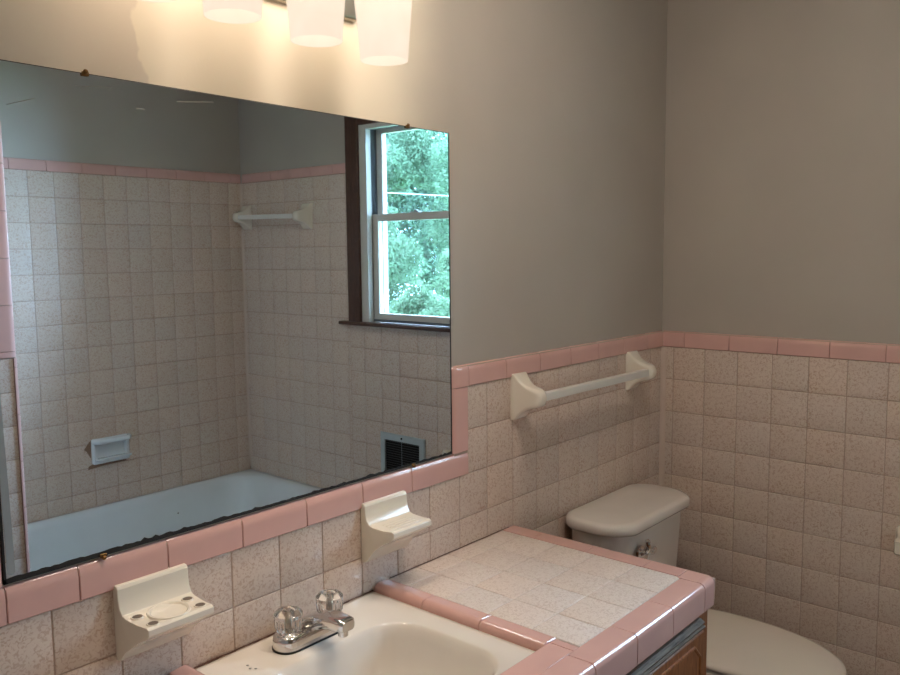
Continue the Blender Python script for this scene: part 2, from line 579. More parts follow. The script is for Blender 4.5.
bead('trim_7', -0.0004, -0.0004, -1, -1, 0.014, 0.0, ZR - 0.0005, M['bead'])
bead('trim_8', -0.0004, YF + 0.0004, -1, 1, 0.010, ZR - 0.80, ZR + 0.679, M['bead'])

# ------------------------------------------------------------------- mirror
mr = thing('wall_mirror', 'large frameless wall mirror with a blackened lower edge above the sink', 'mirror', (-1.611, PL, MZ0))
ZL, ZRT = ZR + 0.6085, ZR + 0.6005       # the top edge is not quite level
bm = bmesh.new()


def slab(y, i):
    return [(MX0 + i, y, MZ0 + i), (MX1 - i, y, MZ0 + i), (MX1 - i, y, ZRT - i), (MX0 + i, y, ZL - i)]


vv = loft(bm, [slab(PL - 0.0004, 0), slab(0.0010, 0), slab(0.0005, 0.0014)], True, False, mi=1)
bm.faces.new(vv[-1]).material_index = 0
glass = obj('mirror_glass', bm, [M['mirror'], M['black']], mr, smooth=False)
# blackened band creeping up from the bottom edge, and thin lines at the sides
r2 = random.Random(3)
bm = bmesh.new()
n = 150
hs = []
for k in range(n + 1):
    f = k / n
    base = 0.0085 - 0.0035 * f
    if 0.30 < f < 0.72: base *= 0.85
    hs.append(base + r2.uniform(-0.0008, 0.0014) + (r2.uniform(0, 0.003) if r2.random() < 0.1 else 0))
for k in range(n):
    xa, xb = MX0 + (MX1 - MX0) * k / n, MX0 + (MX1 - MX0) * (k + 1) / n
    q = [(xa, 0.0001, MZ0), (xb, 0.0001, MZ0), (xb, 0.0001, MZ0 + hs[k + 1]), (xa, 0.0001, MZ0 + hs[k])]
    q2 = [(a, 0.0004, c) for a, _, c in q]
    loft(bm, [q2, q])
box(bm, MX1 - 0.0035, MX1, 0.0001, 0.0004, MZ0, ZRT)
box(bm, MX0, MX0 + 0.0035, 0.0001, 0.0004, MZ0, ZL)
obj('worn_edge', bm, M['black'], mr, 'blackened silvering along the rim', smooth=False)
# pale strip down one side with a rounded foot
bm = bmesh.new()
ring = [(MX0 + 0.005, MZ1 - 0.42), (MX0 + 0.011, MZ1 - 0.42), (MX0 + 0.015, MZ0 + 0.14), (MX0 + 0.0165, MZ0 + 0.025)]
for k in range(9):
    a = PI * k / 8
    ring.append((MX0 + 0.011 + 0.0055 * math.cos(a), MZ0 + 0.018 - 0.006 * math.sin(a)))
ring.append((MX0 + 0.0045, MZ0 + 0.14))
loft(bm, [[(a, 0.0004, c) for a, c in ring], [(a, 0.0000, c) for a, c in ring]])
obj('pale_strip', bm, M['worn'], mr, 'pale strip beside the rim', smooth=False)
# small scratches
for (xa, za, xb, zb, wd) in ((-2.075, ZR + 0.545, -2.035, ZR + 0.560, 0.0012), (-1.975, ZR + 0.585, -1.915, ZR + 0.592, 0.0009),
                             (-1.80, ZR + 0.583, -1.73, ZR + 0.592, 0.0011), (-1.875, ZR + 0.563, -1.86, ZR + 0.565, 0.0014)):
    bm = bmesh.new()
    loft(bm, [[(xa, 0.0004, za), (xb, 0.0004, zb - wd), (xb, 0.0004, zb), (xa, 0.0004, za + wd)],
              [(xa, 0.0001, za), (xb, 0.0001, zb - wd), (xb, 0.0001, zb), (xa, 0.0001, za + wd)]])
    obj('scratch', bm, M['scratch'], mr, smooth=False)
for x, top in ((-1.957, True), (-1.239, True), (-1.970, False), (-1.236, False)):
    bm = bmesh.new()
    z = (ZL + (ZRT - ZL) * (x - MX0) / (MX1 - MX0)) if top else MZ0
    s = 1 if top else -1
    box(bm, x - 0.006, x + 0.006, -0.003, -0.0002, min(z - s * 0.005, z + s * 0.002), max(z - s * 0.005, z + s * 0.002))
    lathe(bm, [(0.0001, 0.004), (0.003, 0.0035), (0.004, 0.0)], (x, -0.003, z + s * 0.0015), (0, -1, 0), 12)
    bevel(obj('clip', bm, M['brass'], mr, 'tarnished brass clip'), 0.0015, 2)

# ------------------------------------------------------------- vanity light
SX = [-1.436, -1.602, -1.774, -1.917]
SZS = [ZR + 0.689, ZR + 0.696, ZR + 0.704, ZR + 0.708]
SY = -0.130
vl = thing('vanity_light', 'lit four-lamp vanity light with frosted glass shades on the wall over the mirror', 'light fixture', (-1.68, PL, ZR + 0.8))
bevel(obj('backplate', B(-1.985, -1.385, -0.014, PL, ZR + 0.792, ZR + 0.905), M['nickel'], vl), 0.004, 3)
for x, SZ in zip(SX, SZS):
    bm = bmesh.new()
    lathe(bm, [(0.0001, 0.012), (0.018, 0.012), (0.024, 0.0)], (x, -0.014, ZR + 0.862), (0, -1, 0), 20)
    tube(bm, bez((x, -0.02, ZR + 0.862), (x, -0.08, ZR + 0.862), (x, SY, ZR + 0.93), (x, SY, ZR + 0.872)), 0.007)
    arm = obj('arm', bm, M['nickel'], vl)
    bm = bmesh.new()
    lathe(bm, [(0.0001, 0.034), (0.016, 0.034), (0.022, 0.026), (0.024, 0.0), (0.0001, 0.0)], (x, SY, SZ + 0.1475), (0, 0, 1), 24)
    obj('socket_cup', bm, M['nickel'], arm)
    bm = bmesh.new()
    prof = [(0.0452, 0.0), (0.0475, 0.030), (0.0515, 0.075), (0.0552, 0.115), (0.0560, 0.130), (0.052, 0.143), (0.024, 0.1475),
            (0.023, 0.1445), (0.050, 0.1400), (0.0530, 0.129), (0.0522, 0.115), (0.0485, 0.075), (0.0445, 0.030), (0.0425, 0.0), (0.0452, 0.0)]
    lathe(bm, prof, (x, SY, SZ), (0, 0, 1), 48)
    obj('lamp_shade', bm, M['shade'], vl, 'frosted white glass shade', angle=60)
    ld = bpy.data.lights.new('bulb_light', 'POINT')
    ld.energy = E_BULB; ld.color = C_BULB; ld.shadow_soft_size = 0.026
    lo = bpy.data.objects.new('bulb_light', ld); COL.objects.link(lo)
    lo.parent = vl; lo.location = Vector((x, SY, SZ + 0.134)) - WORLD[vl.name]

# fill dome added on the ceiling, out of view, to brighten the far walls
CLX, CLY = -1.25, -0.62
cl = thing('added_fill_light', 'added round fill dome overhead, out of view, brightening the far walls', 'fill light', (CLX, CLY, ZC))
bm = bmesh.new()
lathe(bm, [(0.0001, 0.0), (0.165, 0.0), (0.165, -0.018), (0.150, -0.022), (0.0001, -0.022)], (CLX, CLY, ZC - 0.0005), (0, 0, 1), 40)
obj('base', bm, M['nickel'], cl)
bm = bmesh.new()
lathe(bm, [(0.148, -0.0225), (0.150, -0.040), (0.135, -0.065), (0.100, -0.086), (0.05, -0.097), (0.0001, -0.100)], (CLX, CLY, ZC), (0, 0, 1), 40)
obj('fill_dome', bm, M['dome'], cl)

# -------------------------------------------- wall mounted porcelain holders


def holder(name, label, cat, x0, x1, z0, z1, zs, depth, holes):
    """back plate with a shelf swept out of it; zs = shelf top"""
    t = thing(name, label, cat, ((x0 + x1) / 2, 0, z0))
    cx = (x0 + x1) / 2; hx = (x1 - x0) / 2
    bm = bmesh.new()
    # section along y-z: plate, fillet, shelf, underside sweeping back to the plate foot
    sec = [(0.0, z1), (-0.010, z1 - 0.001), (-0.0135, z1 - 0.006), (-0.014, zs + 0.030), (-0.017, zs + 0.014), (-0.024, zs + 0.004), (-0.034, zs + 0.001),
           (-depth * 0.70, zs), (-depth + 0.006, zs + 0.002), (-depth, zs - 0.001), (-depth - 0.0005, zs - 0.010), (-depth + 0.004, zs - 0.016),
           (-depth * 0.72, zs - 0.028), (-depth * 0.42, zs - 0.048), (-0.026, z0 + 0.018), (-0.012, z0 + 0.002), (0.0, z0)]
    rings = []
    for u in (-1.0, -0.985, -0.94, -0.5, 0, 0.5, 0.94, 0.985, 1.0):
        r = []
        for (y, z) in sec:
            e = 1.0
            k = min(1.0, -y / depth)
            wx = hx - 0.006 * max(0, (k - 0.12))
            if abs(u) >= 0.98: e = 1 - (abs(u) - 0.97) * 1.6
            zc = (z - (z0 + z1) / 2)
            cornerz = 0.003 if abs(u) == 1.0 else 0
            r.append((cx + u * wx, y * (1 - 0.05 * (abs(u) == 1.0)), z - math.copysign(cornerz, zc)))
        rings.append(r)
    loft(bm, rings)
    # shallow rim round the shelf
    body = obj('body', bm, M['porcelain'], t, angle=30)
    bevel(body, 0.0025, 2, 30)
    return t, body


t, body = holder('toothbrush_holder', 'cream ceramic tumbler and toothbrush holder with four holes beside the faucet', 'toothbrush holder', -1.957, -1.826, ZR - 0.340, ZR - 0.211, ZR - 0.262, 0.098, True)
cx = -1.8915
bm = bmesh.new()
zs = ZR - 0.262
lathe(bm, [(0.036, 0.0005), (0.0345, 0.0032), (0.032, 0.0036), (0.030, 0.0026), (0.0285, 0.0008), (0.0001, 0.0006)], (cx, -0.058, zs), (0, 0, 1), 40)
obj('cup_ring', bm, M['porcelain'], t)
for sx, sy in ((-0.047, -0.041), (0.045, -0.041), (-0.043, -0.083), (0.045, -0.080)):
    bm = bmesh.new()
    lathe(bm, [(0.0110, 0.0002), (0.0098, 0.0030), (0.0084, 0.0030), (0.0080, 0.0014)], (cx + sx, sy, zs), (0, 0, 1), 20)
    hr = obj('brush_hole', bm, M['porcelain'], t)
    bm = bmesh.new()
    lathe(bm, [(0.0001, 0.0024), (0.0083, 0.0024), (0.0083, 0.0004)], (cx + sx, sy, zs), (0, 0, 1), 20)
    obj('hole_bottom', bm, M['hole'], hr, 'dark disc standing for the shade in a hole')
t, body = holder('soap_dish', 'cream ceramic soap shelf on the wall tile near the counter corner', 'soap dish', -1.402, -1.272, ZR - 0.338, ZR - 0.207, ZR - 0.256, 0.093, False)
bm = bmesh.new()
for k in range(4):
    y = -0.040 - 0.011 * k
    box(bm, -1.375, -1.299, y - 0.0022, y + 0.0022, ZR - 0.2565, ZR - 0.2545)
bevel(obj('drain_rib', bm, M['porcelain'], t), 0.001, 2)


def towel_bar(name, label, p0, p1, out, up=(0, 0, 1), mount_w=0.062, mount_h=0.122, reach=0.072, group=None):
    """two flared ceramic posts and a square bar; p0, p1 = post centres on the wall"""
    p0, p1, out, up = map(Vector, (p0, p1, out, up))
    t = thing(name, label, 'towel bar', p0, group)
    d = (p1 - p0).normalized()
    for s, p in ((1, p0), (-1, p1)):
        bm = bmesh.new()
        rings = []
        spec = [(0.0, 1.0, 1.0), (0.007, 1.0, 1.0), (0.011, 0.95, 0.96), (0.017, 0.88, 0.84), (0.028, 0.80, 0.66), (0.042, 0.74, 0.52), (0.058, 0.70, 0.44), (reach, 0.66, 0.38), (reach + 0.008, 0.56, 0.31), (reach + 0.013, 0.36, 0.19)]
        for o, a, b in spec:
            c = p + out * o
            base = rrect(0, 0, mount_w / 2 * a, mount_h / 2 * b, 0.004 + 0.012 * (1 - b), 0, 5)
            rings.append([c + d * q[0] + up * (q[1] - 0.002 * (1 - b) * 0) for q in base])
        loft(bm, rings)
        obj('mount', bm, M['porcelain'], t, 'cream ceramic mount')
    bm = bmesh.new()
    h = 0.0105
    c0, c1 = p0 + out * (reach - 0.008) + d * 0.010, p1 + out * (reach - 0.008) - d * 0.010
    loft(bm, [[c + out * h * a + up * h * b for a, b in ((1, 1), (-1, 1), (-1, -1), (1, -1))] for c in (c0, c1)])
    bevel(obj('bar', bm, M['bar'], t, 'square white bar'), 0.0015, 2)
    return t


towel_bar('towel_bar', 'square white towel bar between two cream ceramic mounts above the toilet tank', (-0.832, 0, ZR - 0.053), (-0.222, 0, ZR - 0.056), (0, -1, 0))
towel_bar('towel_bar', 'white towel bar high on the tub tile beside the window, seen in the mirror', (0, -1.832, ZR + 0.497), (0, YF + 0.052, ZR + 0.505), (-1, 0, 0), mount_w=0.066)

# recessed style dish over the tub
t = thing('tub_soap_dish', 'white ceramic soap dish with a grab lip on the tub wall, seen in the mirror', 'soap dish', (-0.765, YF, ZR - 0.625))
X0, X1, Z0_, Z1_ = -0.855, -0.678, ZR - 0.622, ZR - 0.505
bm = bmesh.new()
fr = lambda hx, hz, r, y: [(a, y, b) for a, b, _ in rrect((X0 + X1) / 2, (Z0_ + Z1_) / 2, hx, hz, r, 0, 5)]
HX, HZ = (X1 - X0) / 2, (Z1_ - Z0_) / 2
loft(bm, [fr(HX, HZ, 0.010, YF), fr(HX, HZ, 0.010, YF + 0.010), fr(HX - 0.006, HZ - 0.006, 0.010, YF + 0.018), fr(HX - 0.018, HZ - 0.020, 0.012, YF + 0.018),
          fr(HX - 0.024, HZ - 0.026, 0.012, YF + 0.003)], True, True)
obj('body', bm, M['tub'], t)
bm = bmesh.new()
tube(bm, [(X0 + 0.004, YF + 0.016, Z1_ - 0.010), (X0 + 0.02, YF + 0.042, Z1_ - 0.010), (X1 - 0.02, YF + 0.042, Z1_ - 0.010), (X1 - 0.004, YF + 0.016, Z1_ - 0.010)], 0.012, 12)
obj('grab_lip', bm, M['tub'], t)
bm = bmesh.new()
loft(bm, [[(x, YF + 0.004, Z0_ + 0.018), (x, YF + 0.050, Z0_ + 0.022), (x, YF + 0.056, Z0_ + 0.032), (x, YF + 0.050, Z0_ + 0.034), (x, YF + 0.044, Z0_ + 0.030), (x, YF + 0.004, Z0_ + 0.028)] for x in (X0 + 0.012, X1 - 0.012)])
bevel(obj('tray', bm, M['tub'], t), 0.002, 2)

bm = bmesh.new()
for poly in ([(X0 - 0.004, Z0_ + 0.030), (X0 + 0.001, Z1_ - 0.004), (X0 - 0.010, Z1_ - 0.012), (X0 - 0.034, Z1_ - 0.042), (X0 - 0.022, Z1_ - 0.052)],
             [(X0 - 0.020, Z0_ - 0.020), (X0 + 0.05, Z0_ - 0.013), (X1 - 0.015, Z0_ - 0.010), (X1 - 0.01, Z0_ + 0.001), (X0 - 0.001, Z0_ + 0.001), (X0 - 0.016, Z0_ - 0.004)]):
    loft(bm, [[(a, YF + 0.0002, b) for a, b in poly], [(a, YF + 0.0007, b) for a, b in poly]])
obj('stained_edge', bm, M['rust'], t, 'brown stain on the tile round the dish', smooth=False)

# --------------------------------------------------------------- countertop
CXR = -0.842                         # end of the counter by the toilet
CY0 = -0.560                         # front edge
SKX0, SKX1, SKY0 = -1.822, -1.369, -0.448   # sink opening
CXL = -2.42
BW = 0.058
ct = thing('countertop', 'speckled tile countertop with pink edging round the sink', 'countertop', (-1.63, -0.28, CT - 0.045))
TC = [M['tile_counter'], M['grout_pale']]
LIP = 0.043
# substrate in strips round the sink
bm = bmesh.new()
box(bm, SKX1 + 0.004, CXR + 0.014, CY0 + 0.012, -0.001, CT - 0.0632, CT - 0.012)
box(bm, CXL, SKX0 - 0.004, CY0 + 0.012, -0.001, CT - 0.0632, CT - 0.012)
box(bm, SKX0 - 0.004, SKX1 + 0.004, CY0 + 0.012, SKY0, CT - 0.0632, CT - 0.012)
obj('mortar_bed', bm, M['grout'], ct, smooth=False)
ys = joints(-0.500, -0.001, -0.500)
tile_panel('tile_field', ct, TC, (0, 0, CT), (1, 0, 0), (0, 1, 0), (0, 0, 1), joints(SKX1 + LIP + 0.003, CXR - 0.058, CXR - 0.060), ys, gap=0.0008, tint=0.02)
tile_panel('tile_field', ct, TC, (0, 0, CT), (1, 0, 0), (0, 1, 0), (0, 0, 1), joints(CXL, SKX0 - LIP - 0.003, SKX0 - LIP - 0.003), ys, gap=0.0008, tint=0.02)


def edge_prof(h, w, r, n=8):
    """edge tile over a counter rim: out = 0 at the rim face, up = 0 at the counter top"""
    pr = [(-w, -0.010), (-w, 0.0004)]
    for k in range(n + 1):
        a = PI / 2 * k / n
        pr.append((-r + r * math.sin(a), -r + r * math.cos(a) + 0.001))
    pr += [(0, -h + 0.002), (-0.002, -h), (-0.010, -h), (-0.011, -0.011)]
    return pr


EH = 0.063
bm = bmesh.new()
run(bm, edge_prof(EH, BW, 0.014), (CXR - 0.0665, CY0, CT), (CXL, CY0, CT), (0, -1, 0), (0, 0, 1), [0.1525 * k for k in range(1, 12)])
obj('edge_trim', bm, M['pink'], ct)
# rounded corner piece
bm = bmesh.new()
R = 0.022
pr = edge_prof(EH, BW, 0.014)
top = [(o, u) for o, u in pr if True]
rings = []
cxx, cyy = CXR - R, CY0 + R
for k in range(9):
    a = -PI / 2 + PI / 2 * k / 8
    d = Vector((math.cos(a), math.sin(a), 0))
    rings.append([Vector((cxx, cyy, CT)) + d * max(R + o, 0.0) + Vector((0, 0, u)) for o, u in pr])
st = [[Vector((CXR - 0.0655, CY0, CT)) + Vector((0, -o, u)) if R + o > 0 else Vector((CXR - 0.0655, cyy, CT + u)) for o, u in pr]]
en = [[Vector((CXR, CY0 + 0.0655, CT)) + Vector((o, 0, u)) if R + o > 0 else Vector((cxx, CY0 + 0.0655, CT + u)) for o, u in pr]]
loft(bm, st + rings + en, True, True)
box(bm, CXR - 0.0655, cxx, cyy, CY0 + 0.0655, CT - 0.010, CT + 0.0004)
obj('corner_trim', bm, M['pink'], ct)
bm = bmesh.new()
run(bm, edge_prof(EH, BW, 0.014), (CXR, CY0 + 0.067, CT), (CXR, -0.001, CT), (1, 0, 0), (0, 0, 1), [0.09 + 0.1525 * k for k in range(4)])
obj('edge_trim', bm, M['pink'], ct)
# flat pink tiles in front of the sink
bm = bmesh.new()
xx = joints(SKX0 - LIP, SKX1 + LIP, SKX1 + LIP - 0.02, 0.1525)
for a, b in zip(xx, xx[1:]):
    box(bm, a + 0.0007, b - 0.0007, -0.5005, SKY0 - 0.0, CT - 0.010, CT + 0.0002)
bevel(obj('front_strip', bm, M['pink'], ct), 0.0012, 2)


def lip_run(bm, p0, p1, out, cuts):
    pr = [(-LIP, -0.010), (-LIP, 0.0015)]
    for k in range(9):
        a = PI / 2 * k / 8
        pr.append((-0.016 + 0.016 * math.sin(a), -0.016 + 0.016 * math.cos(a) + 0.004))
    pr += [(0.0, -0.016), (-0.008, -0.016), (-0.010, -0.010)]
    run(bm, pr, p0, p1, out, (0, 0, 1), cuts)


bm = bmesh.new()
lip_run(bm, (SKX1, -0.001, CT), (SKX1, SKY0 - 0.001, CT), (-1, 0, 0), [0.142, 0.294])
obj('sink_lip', bm, M['pink'], ct)
bm = bmesh.new()
lip_run(bm, (SKX0, -0.001, CT), (SKX0, SKY0 - 0.001, CT), (1, 0, 0), [0.142, 0.294])
obj('sink_lip', bm, M['pink'], ct)
# dirty seam where the tops meet the wall
bm = bmesh.new()
tube(bm, [(x, -0.0005, CT + 0.0006 + 0.0004 * math.sin(x * 60)) for x in np.linspace(SKX1 + 0.05, CXR - 0.03, 24)], 0.0009, 6)
obj('wall_seam', bm, M['stain'], ct, 'dark dirty seam against the wall')

# ---------------------------------------------------------------------- sink
sk = thing('sink', 'cream enamelled rectangular sink set into the pink-edged counter', 'sink', (-1.607, -0.225, CT - 0.16))
bm = bmesh.new()
ZD = CT - 0.012
SX0, SX1, SY0, SY1 = SKX0 + 0.001, SKX1 - 0.001, SKY0 + 0.001, -0.002
scx, scy = (SX0 + SX1) / 2, (SY0 + SY1) / 2
bcx, bcy, bhx, bhy = -1.608, -0.275, 0.188, 0.156


def match(ring_fn, n): return ring_fn


N = 9
ro = lambda hx, hy, r, z, cx=scx, cy=scy: rrect(cx, cy, hx, hy, r, z, N)
rings = [ro((SX1 - SX0) / 2, (SY1 - SY0) / 2, 0.004, ZD - 0.03), ro((SX1 - SX0) / 2, (SY1 - SY0) / 2, 0.004, ZD - 0.004),
         ro((SX1 - SX0) / 2 - 0.004, (SY1 - SY0) / 2 - 0.004, 0.006, ZD + 0.001), ro((SX1 - SX0) / 2 - 0.012, (SY1 - SY0) / 2 - 0.010, 0.010, ZD)]
for s, z, r in ((1.0, -0.001, 0.085), (0.975, -0.004, 0.085), (0.945, -0.012, 0.085), (0.915, -0.028, 0.085), (0.87, -0.058, 0.085), (0.80, -0.090, 0.085), (0.68, -0.118, 0.08), (0.48, -0.134, 0.06), (0.2, -0.140, 0.025)):
    rings.append(ro(bhx * s, bhy * s, r * s, ZD + z, bcx, bcy))
loft(bm, rings, False, True)
obj('basin', bm, M['sink'], sk, angle=60)
bm = bmesh.new()
lathe(bm, [(0.0001, 0.004), (0.012, 0.004), (0.021, 0.003), (0.023, 0.0)], (bcx, bcy, ZD - 0.1405), (0, 0, 1), 28)
obj('drain', bm, M['chrome'], sk, 'chrome drain')
bm = bmesh.new()
r3 = random.Random(5)
pts = []
for k in range(36):
    x = SX0 + 0.002 + (SX1 - SX0 - 0.004) * k / 35
    pts.append((x, -0.0022, ZD + 0.0018 + r3.uniform(-0.0006, 0.0006)))
tube(bm, pts, [0.0008 + 0.0012 * r3.random() for _ in pts], 6)
obj('dirty_caulk', bm, M['stain'], sk, 'stained caulk against the wall tile')
bm = bmesh.new()
for (x, y) in ((-1.7465, -0.065), (-1.7505, -0.078), (-1.744, -0.086)):
    lathe(bm, [(0.0001, 0.0008), (0.002, 0.0006), (0.0028, 0.0)], (x, y, ZD + 0.0002), (0, 0, 1), 8)
obj('water_spot', bm, M['scratch'], sk, 'small pale spots', smooth=True)

# -------------------------------------------------------------------- faucet
FX, FY, FZ = -1.602, -0.066, ZD + 0.0008
fa = thing('faucet', 'chrome faucet with two clear fluted knobs standing behind the sink bowl', 'faucet', (FX, FY, FZ))
bm = bmesh.new()
rings = []
for s, z in ((1.0, 0.0), (1.0, 0.010), (0.97, 0.018), (0.90, 0.024), (0.78, 0.027)):
    rings.append(rrect(FX, FY, 0.082 * (0.75 + 0.25 * s), 0.029 * s, 0.0285 * s, FZ + z, 7))
loft(bm, rings)
obj('base', bm, M['chrome'], fa, angle=50)
bm = bmesh.new()
loft(bm, [rrect(FX, FY, 0.0835, 0.0305, 0.030, FZ - 0.0006, 7), rrect(FX, FY, 0.0835, 0.0305, 0.030, FZ + 0.0022, 7)])
obj('gasket', bm, M['black'], fa, 'black gasket')
bm = bmesh.new()
path = bez((FX, FY + 0.014, FZ + 0.018), (FX, FY - 0.022, FZ + 0.044), (FX, FY - 0.060, FZ + 0.058), (FX, FY - 0.106, FZ + 0.055), 18)
rr = []
for i, p in enumerate(path):
    f = i / 18
    wx = 0.027 * (1 - f) + 0.0185 * f
    hz = 0.017 * (1 - f) + 0.0115 * f
    t_ = (path[min(i + 1, 18)] - path[max(i - 1, 0)]).normalized()
    u = Vector((1, 0, 0)).cross(t_).normalized()
    ring = rrect(0, 0, wx, hz, min(wx, hz) * 0.7, 0, 5)
    rr.append([p + Vector((1, 0, 0)) * q[0] + u * q[1] for q in ring])
tip = path[-1] + Vector((0, -0.005, -0.001))
rr.append([tip + (v - path[-1]) * 0.8 for v in rr[-1]])
loft(bm, rr)
sp = obj('spout', bm, M['chrome'], fa, angle=50)
bm = bmesh.new()
lathe(bm, [(0.0095, 0.0), (0.0095, -0.014), (0.0075, -0.016), (0.0001, -0.014)], (FX, FY - 0.096, FZ + 0.047), (0, 0, 1), 20)
obj('aerator', bm, M['chrome'], sp)
for s in (-1, 1):
    kx = FX + 0.0508 * s
    bm = bmesh.new()
    lathe(bm, [(0.024, 0.018), (0.023, 0.028), (0.018, 0.032), (0.010, 0.034), (0.008, 0.040), (0.0001, 0.040)], (kx, FY, FZ), (0, 0, 1), 24)
    col = obj('valve_collar', bm, M['chrome'], fa)
    bm = bmesh.new()
    nn = 48
    rings = []
    for r, h, fl in ((0.016, 0.034, 0), (0.0235, 0.0345, 0.3), (0.0255, 0.038, 1), (0.0265, 0.054, 1), (0.026, 0.057, 0.4), (0.0275, 0.060, 0.1), (0.0270, 0.066, 0), (0.022, 0.0705, 0), (0.012, 0.072, 0), (0.010, 0.0700, 0), (0.004, 0.0695, 0)):
        rings.append([(kx + (r * (1 - 0.10 * fl * (k % 4 < 2))) * math.cos(2 * PI * k / nn), FY + (r * (1 - 0.10 * fl * (k % 4 < 2))) * math.sin(2 * PI * k / nn), FZ + h) for k in range(nn)])
    loft(bm, rings)
    kn = obj('knob', bm, M['acrylic'], fa, 'clear fluted knob')
    bm = bmesh.new()
    lathe(bm, [(0.0001, 0.0), (0.0055, 0.0), (0.0045, 0.020), (0.0035, 0.022), (0.0001, 0.0225)], (kx, FY, FZ + 0.0405), (0, 0, 1), 14)
    obj('stem', bm, M['nickel'], kn, 'metal stem inside')
    bm = bmesh.new()
    lathe(bm, [(0.0055, 0.0), (0.005, 0.0014), (0.0001, 0.0018)], (kx, FY, FZ + 0.0702), (0, 0, 1), 14)
    obj('cap', bm, M['chrome'], kn)

# ------------------------------------------------------------ vanity cabinet
CB = CT - EH - 0.001
FYC = -0.542
vc = thing('vanity_cabinet', 'worn brown wooden vanity cabinet under the tiled counter', 'cabinet', (-1.63, -0.28, 0))
bm = bmesh.new()
VX1 = CXR - 0.010
box(bm, VX1 - 0.018, VX1, FYC + 0.018, -0.002, 0.0, CT - 0.0637)
box(bm, CXL, CXL + 0.018, FYC + 0.018, -0.002, 0.0, CT - 0.0637)
box(bm, CXL + 0.018, VX1 - 0.018, FYC + 0.020, -0.002, 0.09, 0.108)
box(bm, CXL + 0.018, VX1 - 0.018, FYC + 0.075, FYC + 0.09, 0.0, 0.09)
obj('carcass', bm, M['wood'], vc, smooth=False)
bm = bmesh.new()
for a, b in ((VX1 - 0.064, VX1), (-1.43, -1.37), (CXL, CXL + 0.045), (-1.95, -1.90)):
    box(bm, a, b, FYC, FYC + 0.018, 0.09, CT - 0.0637)
box(bm, CXL + 0.045, VX1 - 0.064, FYC + 0.001, FYC + 0.018, CT - 0.105, CT - 0.0637)
box(bm, CXL + 0.045, VX1 - 0.064, FYC + 0.001, FYC + 0.018, 0.09, 0.14)
obj('face_frame', bm, M['wood'], vc, smooth=False)
for (a, b) in ((-1.385, VX1 - 0.052), (-1.905, -1.415), (CXL + 0.03, -1.945)):
    zt, zb = ZR - 0.503, 0.125
    bm = bmesh.new()
    y0 = FYC - 0.001
    # slab with a bevelled moulding on the upper edge
    box(bm, a, b, y0 - 0.016, y0, zb, zt)
    dr = obj('door', bm, M['wood'], vc)
    bevel(dr, 0.004, 2)
    bm = bmesh.new()
    pr = [(0, 0), (0.010, 0), (0.0165, 0.006), (0.0165, 0.009), (0.012, 0.011), (0.012, 0.015), (0.0155, 0.018), (0.006, 0.024), (0, 0.024)]
    loft(bm, [[(x, y0 - o, zt - 0.002 + u) for o, u in pr] for x in (a - 0.0, b + 0.002)])
    obj('moulding', bm, M['strip'], dr, 'worn grey moulding strip', smooth=False)
    # raised field with clipped corners
    i = 0.024; c = 0.03
    def octa(ins, y):
        xa, xb, za, zc = a + i + ins, b - i - ins, zb + 0.05 + ins, zt - 0.018 - ins
        cc = c - ins * 0.4
        return [(xa, y, za + cc), (xa + cc, y, za), (xb - cc, y, za), (xb, y, za + cc), (xb, y, zc - cc), (xb - cc, y, zc), (xa + cc, y, zc), (xa, y, zc - cc)]
    bm = bmesh.new()
    yf = y0 - 0.0165
    loft(bm, [octa(0, yf + 0.001), octa(0.0, yf - 0.003), octa(0.003, yf - 0.0045), octa(0.006, yf - 0.003), octa(0.007, yf - 0.0015)], False, True)
    obj('raised_panel', bm, M['wood'], dr, smooth=False)
    bm = bmesh.new()
    kx = a + 0.05 if a > -1.4 else b - 0.05
    lathe(bm, [(0.006, 0.0), (0.006, 0.012), (0.015, 0.018), (0.014, 0.025), (0.0001, 0.028)], (kx, yf - 0.001, 0.5), (0, -1, 0), 18)
    obj('knob', bm, M['brass'], dr)

# -------------------------------------------------------------------- toilet
TX = -0.412
tt = thing('toilet', 'bone coloured two-piece toilet with closed lid in the tiled corner', 'toilet', (TX, -0.35, 0))


def bowed(hx, yb, yf, r, bow, z, n=8):
    """tank outline: straight back, bowed front"""
    out = []
    hy = (yb - yf) / 2; cy = (yb + yf) / 2
    for x, y, _ in rrect(0, 0, hx, hy, r, 0, n):
        f = max(0.0, (-y) / hy)
        out.append((TX + x, cy + y - bow * f * (1 - (x / hx) ** 2), z))
    return out


bm = bmesh.new()
loft(bm, [bowed(0.160, -0.035, -0.150, 0.05, 0.010, 0.405), bowed(0.196, -0.024, -0.164, 0.06, 0.020, 0.43), bowed(0.212, -0.018, -0.172, 0.06, 0.026, 0.55),
          bowed(0.219, -0.016, -0.178, 0.06, 0.030, 0.70), bowed(0.220, -0.016, -0.179, 0.06, 0.030, 0.745)])
obj('tank', bm, M['bone'], tt, angle=60)
LZ = ZR - 0.423
bm = bmesh.new()
loft(bm, [bowed(0.222, -0.014, -0.182, 0.06, 0.032, 0.7455), bowed(0.233, -0.004, -0.197, 0.07, 0.036, 0.7485), bowed(0.237, -0.001, -0.201, 0.072, 0.036, 0.755), bowed(0.236, -0.001, -0.200, 0.072, 0.036, LZ - 0.009),
          bowed(0.231, -0.005, -0.195, 0.070, 0.036, LZ - 0.003), bowed(0.217, -0.015, -0.182, 0.064, 0.034, LZ), bowed(0.12, -0.06, -0.14, 0.03, 0.014, LZ + 0.0015)])
obj('tank_lid', bm, M['bone'], tt, angle=60)
